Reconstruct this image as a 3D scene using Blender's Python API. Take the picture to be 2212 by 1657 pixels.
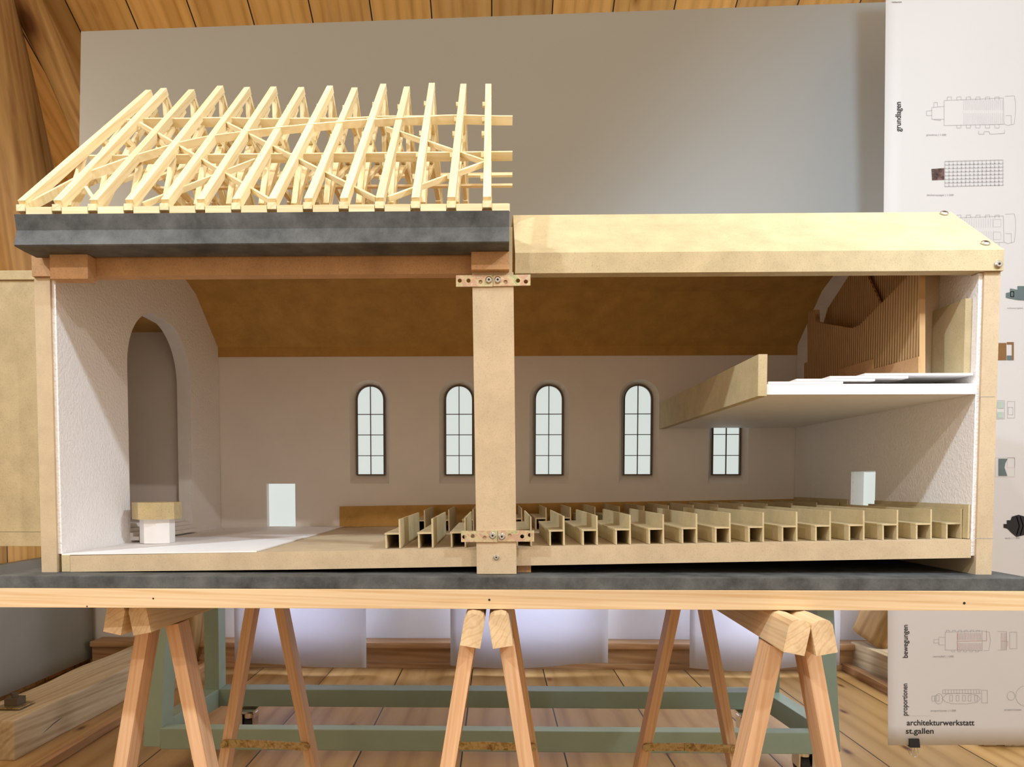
import bpy, bmesh, math, random
from mathutils import Vector, Matrix, noise
from mathutils.geometry import tessellate_polygon
random.seed(4)
for o in list(bpy.data.objects): bpy.data.objects.remove(o)
C = bpy.context.scene.collection
PI = math.pi
# ------------------------------------------------------------------ camera
F, PX, HY = 1540.0, 1040.0, 1045.0
PITCH, YAW = math.radians(2.4), 0.02
PY = HY + F*math.tan(PITCH)
CAM = Vector((0.0, -1.078, 0.95))
cd = bpy.data.cameras.new('camera'); cam = bpy.data.objects.new('camera', cd); C.objects.link(cam)
cd.sensor_width = 36; cd.lens = F/2212*36
cd.shift_x = (1106-PX)/2212; cd.shift_y = (PY-828.5)/2212
cd.clip_start = 0.02
cam.location = CAM; cam.rotation_euler = (PI/2-PITCH, 0, YAW)
bpy.context.scene.camera = cam
RC = Matrix.Rotation(YAW, 3, 'Z') @ Matrix.Rotation(PI/2-PITCH, 3, 'X')
def ray(px, py): return RC @ Vector(((px-PX)/F, -(py-PY)/F, -1.0))
def at(px, py, Y):
    d = ray(px, py); return CAM + d*((Y-CAM.y)/d.y)
def atX(px, py, X):
    d = ray(px, py); return CAM + d*((X-CAM.x)/d.x)
def atZ(px, py, Z):
    d = ray(px, py); return CAM + d*((Z-CAM.z)/d.z)
# ------------------------------------------------------------------ light
sc = bpy.context.scene
sc.view_settings.view_transform = 'Standard'; sc.view_settings.look = 'None'
sc.view_settings.gamma = 1; sc.view_settings.use_curve_mapping = False
sc.view_settings.exposure = 0.0
w = bpy.data.worlds.new('world'); sc.world = w; w.use_nodes = True
w.node_tree.nodes['Background'].inputs[0].default_value = (1.0, 0.79, 0.575, 1)
w.node_tree.nodes['Background'].inputs[1].default_value = 0.93
def spot(name, loc, target, power, color, size, cone=80):
    l = bpy.data.lights.new(name, 'SPOT'); l.energy = power; l.color = color
    l.shadow_soft_size = size; l.spot_size = math.radians(cone); l.spot_blend = 0.6
    o = bpy.data.objects.new(name, l); C.objects.link(o); o.location = loc
    o.rotation_euler = (Vector(target)-Vector(loc)).to_track_quat('-Z', 'Y').to_euler(); return o
def area(name, loc, target, power, color, sx, sy):
    l = bpy.data.lights.new(name, 'AREA'); l.energy = power; l.color = color
    l.shape = 'RECTANGLE'; l.size = sx; l.size_y = sy
    o = bpy.data.objects.new(name, l); C.objects.link(o); o.location = loc
    o.rotation_euler = (Vector(target)-Vector(loc)).to_track_quat('-Z', 'Y').to_euler(); return o
spot('high_spotlight', (1.9, -1.30, 2.70), (-0.30, 0.0, 0.95), 158, (0.80, 0.91, 1.0), 0.05, 56)
spot('high_spotlight', (-1.9, -1.30, 2.70), (0.35, 0.0, 0.95), 158, (0.80, 0.91, 1.0), 0.05, 56)
spot('low_spotlight', (1.3, -2.30, 2.65), (-0.2, 0.0, 0.75), 60, (1.0, 0.91, 0.88), 0.02, 44)
spot('low_spotlight', (-1.3, -2.30, 2.65), (0.2, 0.0, 0.75), 60, (1.0, 0.91, 0.88), 0.02, 44)
spot('poster_fill_spot', (0.75, -1.0, 2.5), (1.75, 0.95, 1.15), 92, (0.58, 0.79, 1.0), 0.15, 84)  # unseen lamp added to brighten and cool the poster
spot('ceiling_spotlight', (0.1, 0.0, 3.4), (0.05, 0.25, 1.0), 64, (1.0, 0.95, 0.84), 0.25, 58)
area('side_fill_lamp', (2.3, 1.7, 1.1), (0.0, 1.9, 0.2), 26, (0.92, 0.95, 1.0), 0.6, 1.0)  # added fill for the dark area below the table, no window here
area('side_fill_lamp', (-2.05, 0.6, 1.9), (0.0, 1.9, 0.0), 10, (1.0, 0.92, 0.80), 0.6, 1.0)  # added weak warm fill from the left side, no window here
# ------------------------------------------------------------------ materials
def mat(name, rough=0.6, spec=0.3, metal=0.0):
    m = bpy.data.materials.new(name); m.use_nodes = True
    nt = m.node_tree; b = nt.nodes['Principled BSDF']
    b.inputs['Roughness'].default_value = rough; b.inputs['Metallic'].default_value = metal
    b.inputs['Specular IOR Level'].default_value = spec
    return m, nt, b
def N(nt, t, **kw):
    n = nt.nodes.new(t)
    for k, v in kw.items():
        if k in n.inputs: n.inputs[k].default_value = v
        else: setattr(n, k, v)
    return n
def ramp(nt, stops):
    r = nt.nodes.new('ShaderNodeValToRGB'); e = r.color_ramp.elements
    while len(e) < len(stops): e.new(0.5)
    for i, (p, c) in enumerate(stops): e[i].position = p; e[i].color = (*c, 1)
    return r
def coords(nt, scale, rnd=True):
    tc = nt.nodes.new('ShaderNodeTexCoord'); mp = nt.nodes.new('ShaderNodeMapping')
    mp.inputs['Scale'].default_value = scale
    nt.links.new(tc.outputs['Object'], mp.inputs['Vector'])
    if rnd:
        oi = nt.nodes.new('ShaderNodeObjectInfo'); mu = N(nt, 'ShaderNodeMath', operation='MULTIPLY'); mu.inputs[1].default_value = 37.0
        nt.links.new(oi.outputs['Random'], mu.inputs[0]); cx = nt.nodes.new('ShaderNodeCombineXYZ')
        for i in range(3): nt.links.new(mu.outputs[0], cx.inputs[i])
        nt.links.new(cx.outputs[0], mp.inputs['Location'])
    return mp
def mix(nt, a, b, fac, mode='MIX'):
    m = nt.nodes.new('ShaderNodeMix'); m.data_type = 'RGBA'; m.blend_type = mode
    for sock, v in ((m.inputs[0], fac), (m.inputs[6], a), (m.inputs[7], b)):
        if hasattr(v, 'is_linked') or hasattr(v, 'links'): nt.links.new(v, sock)
        else: sock.default_value = v if not isinstance(v, tuple) else (*v, 1)
    return m.outputs[2]
def bump(nt, b, h, strength, dist):
    bp = nt.nodes.new('ShaderNodeBump'); bp.inputs['Strength'].default_value = strength; bp.inputs['Distance'].default_value = dist
    nt.links.new(h, bp.inputs['Height']); nt.links.new(bp.outputs[0], b.inputs['Normal'])
def mdf(name, c, var=0.16, speck=0.5, rough=0.65):
    m, nt, b = mat(name, rough, 0.25)
    mp = coords(nt, (1, 1, 1))
    n1 = N(nt, 'ShaderNodeTexNoise', Scale=22.0, Detail=5.0, Roughness=0.65); n2 = N(nt, 'ShaderNodeTexNoise', Scale=520.0, Detail=3.0, Roughness=0.7)
    nt.links.new(mp.outputs[0], n1.inputs['Vector']); nt.links.new(mp.outputs[0], n2.inputs['Vector'])
    lo = tuple(v*(1-var) for v in c); hi = tuple(min(1, v*(1+var)) for v in c)
    r1 = ramp(nt, [(0.3, lo), (0.7, hi)]); nt.links.new(n1.outputs[0], r1.inputs[0])
    r2 = ramp(nt, [(0.30, tuple([1-speck*0.7]*3)), (0.46, (1, 1, 1)), (0.72, (1.0, 1.0, 1.0))]); nt.links.new(n2.outputs[0], r2.inputs[0])
    o = mix(nt, r1.outputs[0], r2.outputs[0], 1.0, 'MULTIPLY')
    nt.links.new(o, b.inputs['Base Color']); bump(nt, b, n2.outputs[0], 0.15, 0.0005)
    return m
def wood(name, c1, c2, c3, freq=60, stretch=0.06, rough=0.55, knot=0.0, rndv=0.15, bumpd=0.0004):
    # grain runs along local X
    m, nt, b = mat(name, rough, 0.3)
    mp = coords(nt, (stretch, 1, 1))
    n1 = N(nt, 'ShaderNodeTexNoise', Scale=freq, Detail=4.0, Roughness=0.6, Distortion=0.3)
    n2 = N(nt, 'ShaderNodeTexNoise', Scale=freq*0.16, Detail=2.0)
    wv = N(nt, 'ShaderNodeTexWave', Scale=freq*0.35, Distortion=7.0, Detail=2.0); wv.inputs['Detail Scale'].default_value = 0.6
    wv.bands_direction = 'DIAGONAL'
    for n in (n1, n2, wv): nt.links.new(mp.outputs[0], n.inputs['Vector'])
    r1 = ramp(nt, [(0.3, c3), (0.5, c1), (0.75, c2)]); nt.links.new(n1.outputs[0], r1.inputs[0])
    r2 = ramp(nt, [(0.0, c1), (0.6, c2), (1.0, c3)]); nt.links.new(wv.outputs[0], r2.inputs[0])
    o = mix(nt, r1.outputs[0], r2.outputs[0], 0.45)
    r3 = ramp(nt, [(0.3, (0.82, 0.8, 0.78)), (0.7, (1.08, 1.08, 1.08))]); nt.links.new(n2.outputs[0], r3.inputs[0])
    o = mix(nt, o, r3.outputs[0], 1.0, 'MULTIPLY')
    if knot:
        mk = coords(nt, (0.45, 1, 1)); vo = N(nt, 'ShaderNodeTexVoronoi', Scale=knot); nt.links.new(mk.outputs[0], vo.inputs['Vector'])
        rk = ramp(nt, [(0.05, (0.25, 0.14, 0.08)), (0.12, (0.8, 0.7, 0.6)), (0.18, (1, 1, 1))]); nt.links.new(vo.outputs['Distance'], rk.inputs[0])
        o = mix(nt, o, rk.outputs[0], 1.0, 'MULTIPLY')
    oi = nt.nodes.new('ShaderNodeObjectInfo'); rv = ramp(nt, [(0, tuple([1-rndv]*3)), (1, (1, 1, 1))]); nt.links.new(oi.outputs['Random'], rv.inputs[0])
    o = mix(nt, o, rv.outputs[0], 1.0, 'MULTIPLY')
    nt.links.new(o, b.inputs['Base Color']); bump(nt, b, n1.outputs[0], 0.3, bumpd)
    return m
def planks(name, width, c1, c2, c3, rough=0.5, gap=0.02, freq=9.0, offs=0.0, knots=7.0):
    # boards laid side by side along local X, each running along local Y
    m, nt, b = mat(name, rough, 0.35)
    tc = nt.nodes.new('ShaderNodeTexCoord'); sx = nt.nodes.new('ShaderNodeSeparateXYZ'); nt.links.new(tc.outputs['Object'], sx.inputs[0])
    def M(op, a, bb=None):
        n = N(nt, 'ShaderNodeMath', operation=op)
        for i, v in enumerate((a, bb)):
            if v is None: continue
            if isinstance(v, (int, float)): n.inputs[i].default_value = v
            else: nt.links.new(v, n.inputs[i])
        return n.outputs[0]
    u = M('DIVIDE', M('ADD', sx.outputs[0], offs), width); idx = M('FLOOR', u); fr = M('FRACT', u)
    wn = nt.nodes.new('ShaderNodeTexWhiteNoise'); wn.noise_dimensions = '1D'; nt.links.new(idx, wn.inputs['W'])
    cx = nt.nodes.new('ShaderNodeCombineXYZ'); nt.links.new(sx.outputs[0], cx.inputs[0])
    nt.links.new(M('MULTIPLY', M('ADD', sx.outputs[1], M('MULTIPLY', wn.outputs['Value'], 9.0)), 0.10), cx.inputs[1])
    nt.links.new(M('MULTIPLY', idx, 3.7), cx.inputs[2])
    n1 = N(nt, 'ShaderNodeTexNoise', Scale=freq*3, Detail=5.0, Roughness=0.6, Distortion=0.5); nt.links.new(cx.outputs[0], n1.inputs['Vector'])
    wv = N(nt, 'ShaderNodeTexWave', Scale=freq, Distortion=9.0, Detail=2.0); wv.inputs['Detail Scale'].default_value = 0.7; nt.links.new(cx.outputs[0], wv.inputs['Vector'])
    r1 = ramp(nt, [(0.3, c3), (0.5, c1), (0.72, c2)]); nt.links.new(n1.outputs[0], r1.inputs[0])
    r2 = ramp(nt, [(0.0, c3), (0.25, c1), (1.0, c2)]); nt.links.new(wv.outputs[0], r2.inputs[0])
    o = mix(nt, r1.outputs[0], r2.outputs[0], 0.4)
    rv = ramp(nt, [(0, (0.72, 0.7, 0.68)), (1, (1.12, 1.1, 1.08))]); nt.links.new(wn.outputs['Value'], rv.inputs[0])
    o = mix(nt, o, rv.outputs[0], 1.0, 'MULTIPLY')
    mk = nt.nodes.new('ShaderNodeMapping'); mk.inputs['Scale'].default_value = (1, 0.4, 1); nt.links.new(tc.outputs['Object'], mk.inputs[0])
    vo = N(nt, 'ShaderNodeTexVoronoi', Scale=knots); nt.links.new(mk.outputs[0], vo.inputs['Vector'])
    rk = ramp(nt, [(0.04, (0.2, 0.12, 0.08)), (0.09, (0.75, 0.66, 0.6)), (0.15, (1, 1, 1))]); nt.links.new(vo.outputs['Distance'], rk.inputs[0])
    o = mix(nt, o, rk.outputs[0], 1.0, 'MULTIPLY')
    g = M('LESS_THAN', fr, gap)
    o = mix(nt, o, (0.015, 0.01, 0.006), g)
    nt.links.new(o, b.inputs['Base Color']); bump(nt, b, n1.outputs[0], 0.25, 0.002)
    return m
def plain(name, c, rough=0.5, spec=0.3, metal=0.0, var=0.06, scale=40):
    m, nt, b = mat(name, rough, spec, metal)
    mp = coords(nt, (1, 1, 1)); n = N(nt, 'ShaderNodeTexNoise', Scale=float(scale), Detail=3.0); nt.links.new(mp.outputs[0], n.inputs['Vector'])
    r = ramp(nt, [(0.3, tuple(v*(1-var) for v in c)), (0.7, tuple(min(1, v*(1+var)) for v in c))]); nt.links.new(n.outputs[0], r.inputs[0])
    nt.links.new(r.outputs[0], b.inputs['Base Color']); return m
MDF = mdf('raw_mdf', (0.56, 0.44, 0.285), 0.10, 0.28)
MDFP = mdf('pale_mdf', (0.55, 0.455, 0.27), 0.12, 0.35)
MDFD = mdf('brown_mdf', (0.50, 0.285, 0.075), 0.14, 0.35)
MDFO = mdf('orange_mdf', (0.56, 0.33, 0.16), 0.14, 0.45)
BLK = mdf('black_stained_mdf', (0.090, 0.095, 0.094), 0.5, 0.3, 0.6)
WHITE = plain('white_card', (0.86, 0.85, 0.85), 0.6, var=0.02)
INWALL = plain('matt_white_wall_card', (0.80, 0.75, 0.71), 0.7, var=0.02, scale=15)
def plaster():
    m, nt, b = mat('textured_white_plaster', 0.7, 0.3); b.inputs['Base Color'].default_value = (0.88, 0.86, 0.86, 1)
    mp = coords(nt, (1, 1, 1)); n = N(nt, 'ShaderNodeTexNoise', Scale=210.0, Detail=3.0, Roughness=0.55); nt.links.new(mp.outputs[0], n.inputs['Vector'])
    bump(nt, b, n.outputs[0], 0.9, 0.0022); return m
PLASTER = plaster()
BALSA = wood('pale_balsa', (0.90, 0.77, 0.47), (0.95, 0.85, 0.58), (0.78, 0.61, 0.31), 120, 0.05, 0.6, 0, 0.10, 0.0001)
PINE = wood('pine_batten_wood', (0.82, 0.61, 0.36), (0.87, 0.69, 0.45), (0.70, 0.46, 0.23), 150, 0.03, 0.5, 0, 0.08)
PINEL = wood('trestle_pine', (0.80, 0.50, 0.29), (0.86, 0.60, 0.37), (0.68, 0.38, 0.19), 110, 0.04, 0.5, 5.0, 0.2)
TOPW = wood('trestle_rail_pine', (0.80, 0.60, 0.36), (0.86, 0.68, 0.44), (0.66, 0.45, 0.24), 130, 0.05, 0.5, 0, 0.1)
OLD = wood('old_roof_timber', (0.42, 0.25, 0.09), (0.52, 0.33, 0.13), (0.24, 0.12, 0.035), 26, 0.10, 0.6, 3.0, 0.2, 0.003)
WEATH = wood('weathered_timber', (0.56, 0.44, 0.26), (0.68, 0.57, 0.38), (0.38, 0.27, 0.14), 34, 0.07, 0.7, 2.5, 0.1, 0.003)
PLINTH = wood('varnished_plinth_wood', (0.48, 0.28, 0.13), (0.58, 0.36, 0.19), (0.34, 0.17, 0.06), 30, 0.08, 0.45, 3.0, 0.1)
FLOORM = planks('floor_planks', 0.36, (0.45, 0.275, 0.10), (0.53, 0.345, 0.145), (0.30, 0.165, 0.05), 0.35, 0.015, 3.5, 0.1)
CEILM = planks('ceiling_planks', 0.24, (0.74, 0.42, 0.11), (0.85, 0.53, 0.18), (0.50, 0.26, 0.06), 0.55, 0.022, 6, 0.0)
GREEN = plain('grey_green_paint', (0.27, 0.34, 0.26), 0.45, var=0.05, scale=10)
BOARDM = plain('grey_laminate', (0.375, 0.385, 0.375), 0.42, 0.5, var=0.015, scale=3)
PANELG = plain('grey_panel_paint', (0.26, 0.25, 0.20), 0.5, var=0.04, scale=5)
PAPER = plain('poster_paper', (0.80, 0.80, 0.81), 0.6, var=0.01, scale=5)
WALLW = plain('white_room_wall', (0.75, 0.74, 0.72), 0.7, var=0.03, scale=5)
INK = plain('black_ink', (0.03, 0.03, 0.035), 0.6); GREYINK = plain('grey_ink', (0.36, 0.36, 0.38), 0.6)
LGREY = plain('light_grey_ink', (0.62, 0.62, 0.63), 0.6); REDINK = plain('red_ink', (0.62, 0.30, 0.28), 0.6); PINKINK = plain('pink_ink', (0.68, 0.55, 0.54), 0.6)
BROWNINK = plain('brown_ink', (0.30, 0.16, 0.06), 0.6); TEALINK = plain('teal_ink', (0.16, 0.22, 0.23), 0.6); MINT = plain('mint_ink', (0.55, 0.68, 0.62), 0.6)
PHOTOINK = plain('dark_photo_ink', (0.16, 0.10, 0.09), 0.6, var=0.7, scale=90)
STEEL = plain('steel', (0.62, 0.61, 0.60), 0.28, 0.5, 1.0); DARKM = plain('dark_bronze_frame', (0.11, 0.085, 0.055), 0.5, 0.3, 0.3)
RUBBER = plain('black_rubber', (0.03, 0.03, 0.032), 0.5); BLACKP = plain('black_metal', (0.02, 0.02, 0.02), 0.35)
CHROME = plain('chrome', (0.85, 0.82, 0.80), 0.12, 0.5, 1.0)
def zinc(name, cs, rough):
    m, nt, b = mat(name, rough, 0.5, 0.75)
    mp = coords(nt, (1, 1, 1)); n = N(nt, 'ShaderNodeTexNoise', Scale=75.0, Detail=3.0, Distortion=1.0); nt.links.new(mp.outputs[0], n.inputs['Vector'])
    r = ramp(nt, [(0.30, cs[0]), (0.45, cs[1]), (0.58, cs[2]), (0.7, cs[3])]); nt.links.new(n.outputs[0], r.inputs[0])
    nt.links.new(r.outputs[0], b.inputs['Base Color']); return m
ZINC = zinc('yellow_passivated_zinc', ((0.40, 0.50, 0.30), (0.72, 0.66, 0.42), (0.66, 0.42, 0.32), (0.62, 0.60, 0.46)), 0.4)
BRASS = zinc('tarnished_brass', ((0.22, 0.15, 0.07), (0.42, 0.30, 0.13), (0.52, 0.42, 0.22), (0.38, 0.30, 0.18)), 0.4)
def emis(name, c, s):
    m, nt, b = mat(name, 0.4, 0.3); b.inputs['Base Color'].default_value = (0.3, 0.3, 0.3, 1)
    b.inputs['Emission Color'].default_value = (*c, 1); b.inputs['Emission Strength'].default_value = s; return m
GLOW = emis('self_glowing_film', (0.90, 1.0, 0.96), 0.66)  # emission imitates daylight behind the model's windows and doorways
DAYL = emis('daylight_glass', (0.74, 0.80, 1.0), 8.0)
def sheetm():
    m, nt, b = mat('white_sheet', 0.7, 0.2); b.inputs['Base Color'].default_value = (0.80, 0.81, 0.86, 1)
    t = nt.nodes.new('ShaderNodeBsdfTranslucent'); t.inputs[0].default_value = (0.7, 0.7, 0.75, 1)
    mx = nt.nodes.new('ShaderNodeMixShader'); mx.inputs[0].default_value = 0.45
    nt.links.new(b.outputs[0], mx.inputs[1]); nt.links.new(t.outputs[0], mx.inputs[2])
    nt.links.new(mx.outputs[0], nt.nodes['Material Output'].inputs['Surface']); return m
SHEET = sheetm()
def ribbed():
    m, nt, b = mat('ribbed_brown_board', 0.65, 0.25)
    tc = nt.nodes.new('ShaderNodeTexCoord'); wv = N(nt, 'ShaderNodeTexWave', Scale=42.0, Distortion=0.0); wv.bands_direction = 'Y'
    nt.links.new(tc.outputs['Object'], wv.inputs[0])
    r = ramp(nt, [(0.0, (0.30, 0.17, 0.07)), (0.35, (0.50, 0.31, 0.14)), (1.0, (0.54, 0.34, 0.16))]); nt.links.new(wv.outputs[0], r.inputs[0])
    nt.links.new(r.outputs[0], b.inputs['Base Color']); bump(nt, b, wv.outputs[0], 0.8, 0.002); return m
RIB = ribbed()
# ------------------------------------------------------------------ mesh helpers
WM = {}
def mw(o): return WM.get(o.name, Matrix())
def place(o, M, parent=None):
    WM[o.name] = M
    if parent is not None: o.parent = parent; o.matrix_basis = mw(parent).inverted() @ M
    else: o.matrix_basis = M
def tag(o, label=None, cat=None, group=None, kind=None):
    if label: o['label'] = label
    if cat: o['category'] = cat
    if group: o['group'] = group
    if kind: o['kind'] = kind
    return o
def empty(name, loc, rz=0.0, parent=None, M=None):
    o = bpy.data.objects.new(name, None); o.empty_display_size = 0.05; C.objects.link(o)
    place(o, M if M is not None else Matrix.Translation(loc) @ Matrix.Rotation(rz, 4, 'Z'), parent); return o
class MB:
    def __init__(s): s.bm = bmesh.new()
    def poly(s, pts, faces):
        vs = [s.bm.verts.new(p) for p in pts]
        for f in faces:
            try: s.bm.faces.new([vs[i] for i in f])
            except ValueError: pass
        return vs
    def box(s, x0, x1, y0, y1, z0, z1, bev=0.0):
        vs = s.poly([(x, y, z) for x in (x0, x1) for y in (y0, y1) for z in (z0, z1)],
               [(0, 1, 3, 2), (4, 6, 7, 5), (0, 4, 5, 1), (2, 3, 7, 6), (0, 2, 6, 4), (1, 5, 7, 3)])
        if bev:
            es = {e for v in vs for e in v.link_edges}
            bmesh.ops.bevel(s.bm, geom=list(es), offset=bev, segments=2, affect='EDGES', profile=0.7)
        return s
    def bar(s, p0, p1, w, h, up=(0, 0, 1), bev=0.0):
        p0, p1 = Vector(p0), Vector(p1); d = (p1-p0); L = d.length; M = frame(p0, p1, up)
        t = MB(); t.box(0, L, -w/2, w/2, -h/2, h/2, bev)
        t.bm.transform(M); s.merge(t); return s
    def merge(s, t):
        me = bpy.data.meshes.new('tmp'); t.bm.to_mesh(me); s.bm.from_mesh(me); bpy.data.meshes.remove(me); t.bm.free()
    def prism(s, pts, axis, a, b):
        n = len(pts)
        def P(p, t): return {'x': (t, p[0], p[1]), 'y': (p[0], t, p[1]), 'z': (p[0], p[1], t)}[axis]
        s.poly([P(p, a) for p in pts]+[P(p, b) for p in pts],
               [tuple(range(n)), tuple(range(2*n-1, n-1, -1))]+[(i, i+n, (i+1) % n+n, (i+1) % n) for i in range(n)])
        return s
    def holes(s, outer, hl, axis, a, b, hl2=None):
        # plate with holes; hl = loops on side a, hl2 = loops on side b
        hl2 = hl2 or hl
        def P(p, t): return {'x': (t, p[0], p[1]), 'y': (p[0], t, p[1]), 'z': (p[0], p[1], t)}[axis]
        def cap(loops, t):
            flat = [p for l in loops for p in l]
            tris = tessellate_polygon([[Vector((p[0], p[1], 0)) for p in l] for l in loops])
            vs = [s.bm.verts.new(P(p, t)) for p in flat]
            for f in tris:
                try: s.bm.faces.new([vs[i] for i in f])
                except ValueError: pass
            return vs
        va = cap([outer]+hl, a); vb = cap([outer]+hl2, b)
        k = 0
        for l in [outer]+hl:
            n = len(l)
            for i in range(n):
                j = (i+1) % n
                try: s.bm.faces.new([va[k+i], va[k+j], vb[k+j], vb[k+i]])
                except ValueError: pass
            k += n
        return s
    def cyl(s, p0, p1, r, n=16, r2=None):
        p0, p1 = Vector(p0), Vector(p1); r2 = r if r2 is None else r2; M = frame(p0, p1, (0.3, 0.2, 1)); L = (p1-p0).length
        pts = []
        for x, rr in ((0, r), (L, r2)):
            for i in range(n):
                a = 2*PI*i/n; pts.append(M @ Vector((x, rr*math.cos(a), rr*math.sin(a))))
        s.poly(pts, [tuple(range(n)), tuple(range(2*n-1, n-1, -1))]+[(i, i+n, (i+1) % n+n, (i+1) % n) for i in range(n)]); return s
    def tube(s, path, r, n=8):
        path = [Vector(p) for p in path]; rings = []
        for i, p in enumerate(path):
            d = (path[min(i+1, len(path)-1)]-path[max(i-1, 0)]).normalized()
            a = d.orthogonal().normalized(); b = d.cross(a)
            if rings:
                a = (s._a - d*s._a.dot(d)).normalized(); b = d.cross(a)
            s._a = a
            rr = r[i] if isinstance(r, (list, tuple)) else r
            rings.append([s.bm.verts.new(p+(a*math.cos(2*PI*k/n)+b*math.sin(2*PI*k/n))*rr) for k in range(n)])
        for A, B in zip(rings, rings[1:]):
            for k in range(n): s.bm.faces.new([A[k], A[(k+1) % n], B[(k+1) % n], B[k]])
        s.bm.faces.new(rings[0][::-1]); s.bm.faces.new(rings[-1]); return s
    def ink(s, pts, Y, w=0.0006, closed=False):
        # thin printed line on a wall-parallel sheet; pts are (x, z)
        ps = list(pts)+([pts[0]] if closed else [])
        for (x0, z0), (x1, z1) in zip(ps, ps[1:]):
            dx, dz = x1-x0, z1-z0; L = math.hypot(dx, dz) or 1e-6; nx, nz = -dz/L*w/2, dx/L*w/2
            s.poly([(x0-nx, Y, z0-nz), (x1-nx, Y, z1-nz), (x1+nx, Y, z1+nz), (x0+nx, Y, z0+nz)], [(0, 1, 2, 3)])
        return s
    def build(s, name, m, parent=None, M=None, smooth=False, clean=True):
        if clean: bmesh.ops.recalc_face_normals(s.bm, faces=s.bm.faces)
        co = [v.co for v in s.bm.verts]
        if M is None:
            lo = Vector([min(c[i] for c in co) for i in range(3)]); hi = Vector([max(c[i] for c in co) for i in range(3)])
            M = Matrix.Translation(((lo.x+hi.x)/2, (lo.y+hi.y)/2, lo.z))
        s.bm.transform(M.inverted())
        me = bpy.data.meshes.new(name); s.bm.to_mesh(me); s.bm.free()
        me.materials.append(m)
        if smooth:
            for p in me.polygons: p.use_smooth = True
        o = bpy.data.objects.new(name, me); C.objects.link(o); place(o, M, parent); return o
def frame(p0, p1, up=(0, 0, 1)):
    p0, p1 = Vector(p0), Vector(p1); x = (p1-p0).normalized(); up = Vector(up)
    if abs(x.dot(up.normalized())) > 0.985: up = Vector((0, 1, 0))
    y = up.cross(x).normalized(); z = x.cross(y)
    M = Matrix((x, y, z)).transposed().to_4x4(); M.translation = p0; return M
def bar(name, p0, p1, w, h, m, parent=None, up=(0, 0, 1), bev=0.0):
    M = frame(p0, p1, up); L = (Vector(p1)-Vector(p0)).length
    t = MB().box(0, L, -w/2, w/2, -h/2, h/2, bev); t.bm.transform(M)
    return t.build(name, m, parent, M)
def boxo(name, x0, x1, y0, y1, z0, z1, m, parent=None, bev=0.0): return MB().box(x0, x1, y0, y1, z0, z1, bev).build(name, m, parent)
def copy_tree(o, parent=None):
    c = o.copy(); C.objects.link(c); WM[c.name] = mw(o).copy()
    if parent is not None: c.parent = parent
    for ch in [x for x in bpy.data.objects if x.parent == o]: copy_tree(ch, c)
    return c
def struct(o): o['kind'] = 'structure'; return o

# ================================================================== the room
def zpl(name, w, d, m, M):
    t = MB().box(0, w, 0, d, -0.04, 0); t.bm.transform(M); return t.build(name, m, None, M)
struct(zpl('floor', 6.2, 7.6, FLOORM, Matrix.Translation((-2.9, -4.5, 0))))
WB = 2.66
wb = MB().box(-2.8, 3.2, WB, WB+0.1, 0, 3.0).build('wall_back', WALLW); struct(wb)
# sloped plank ceiling, falling away from the camera, boards running down the slope
sl = 0.555; y0, z0 = 3.1, 2.83-sl*(3.1-1.82)
p0 = Vector((-2.9, y0, z0)); dirv = Vector((0, -1, sl)).normalized()
Mc = Matrix((Vector((1, 0, 0)), dirv, Vector((1, 0, 0)).cross(dirv))).transposed().to_4x4(); Mc.translation = p0
t = MB().box(0, 6.2, 0, 2.6, -0.04, 0); t.bm.transform(Mc); struct(t.build('ceiling', CEILM, None, Mc))
# left plank wall above a painted knee panel
Ml = Matrix.Translation((-2.22, 3.0, 0)) @ Matrix.Rotation(-PI/2, 4, 'Z') @ Matrix.Rotation(PI/2, 4, 'X') @ Matrix.Rotation(math.radians(0), 4, 'Z')
t = MB().box(0, 3.2, 0, 3.6, -0.05, 0); t.bm.transform(Ml); struct(t.build('wall_left', CEILM, None, Ml))
t = MB().box(-2.19, -2.13, 0.8, 2.62, 0.03, 0.60, 0.004).build('baseboard_left', PANELG); struct(t)
struct(MB().box(2.45, 2.55, -0.2, 2.8, 0, 3.0).build('wall_right', WALLW))
# wooden plinth with a rounded cap along the back wall
t = MB().box(-2.1, 2.4, WB-0.10, WB-0.002, 0.0, 0.105).box(-2.1, 2.4, WB-0.125, WB-0.002, 0.106, 0.135, 0.01).box(-2.1, 2.4, WB-0.115, WB-0.10, 0.0, 0.028, 0.003)
Mx = Matrix.Translation((-2.1, WB-0.1, 0)); struct(t.build('baseboard_back', PLINTH, None, Mx))
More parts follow.
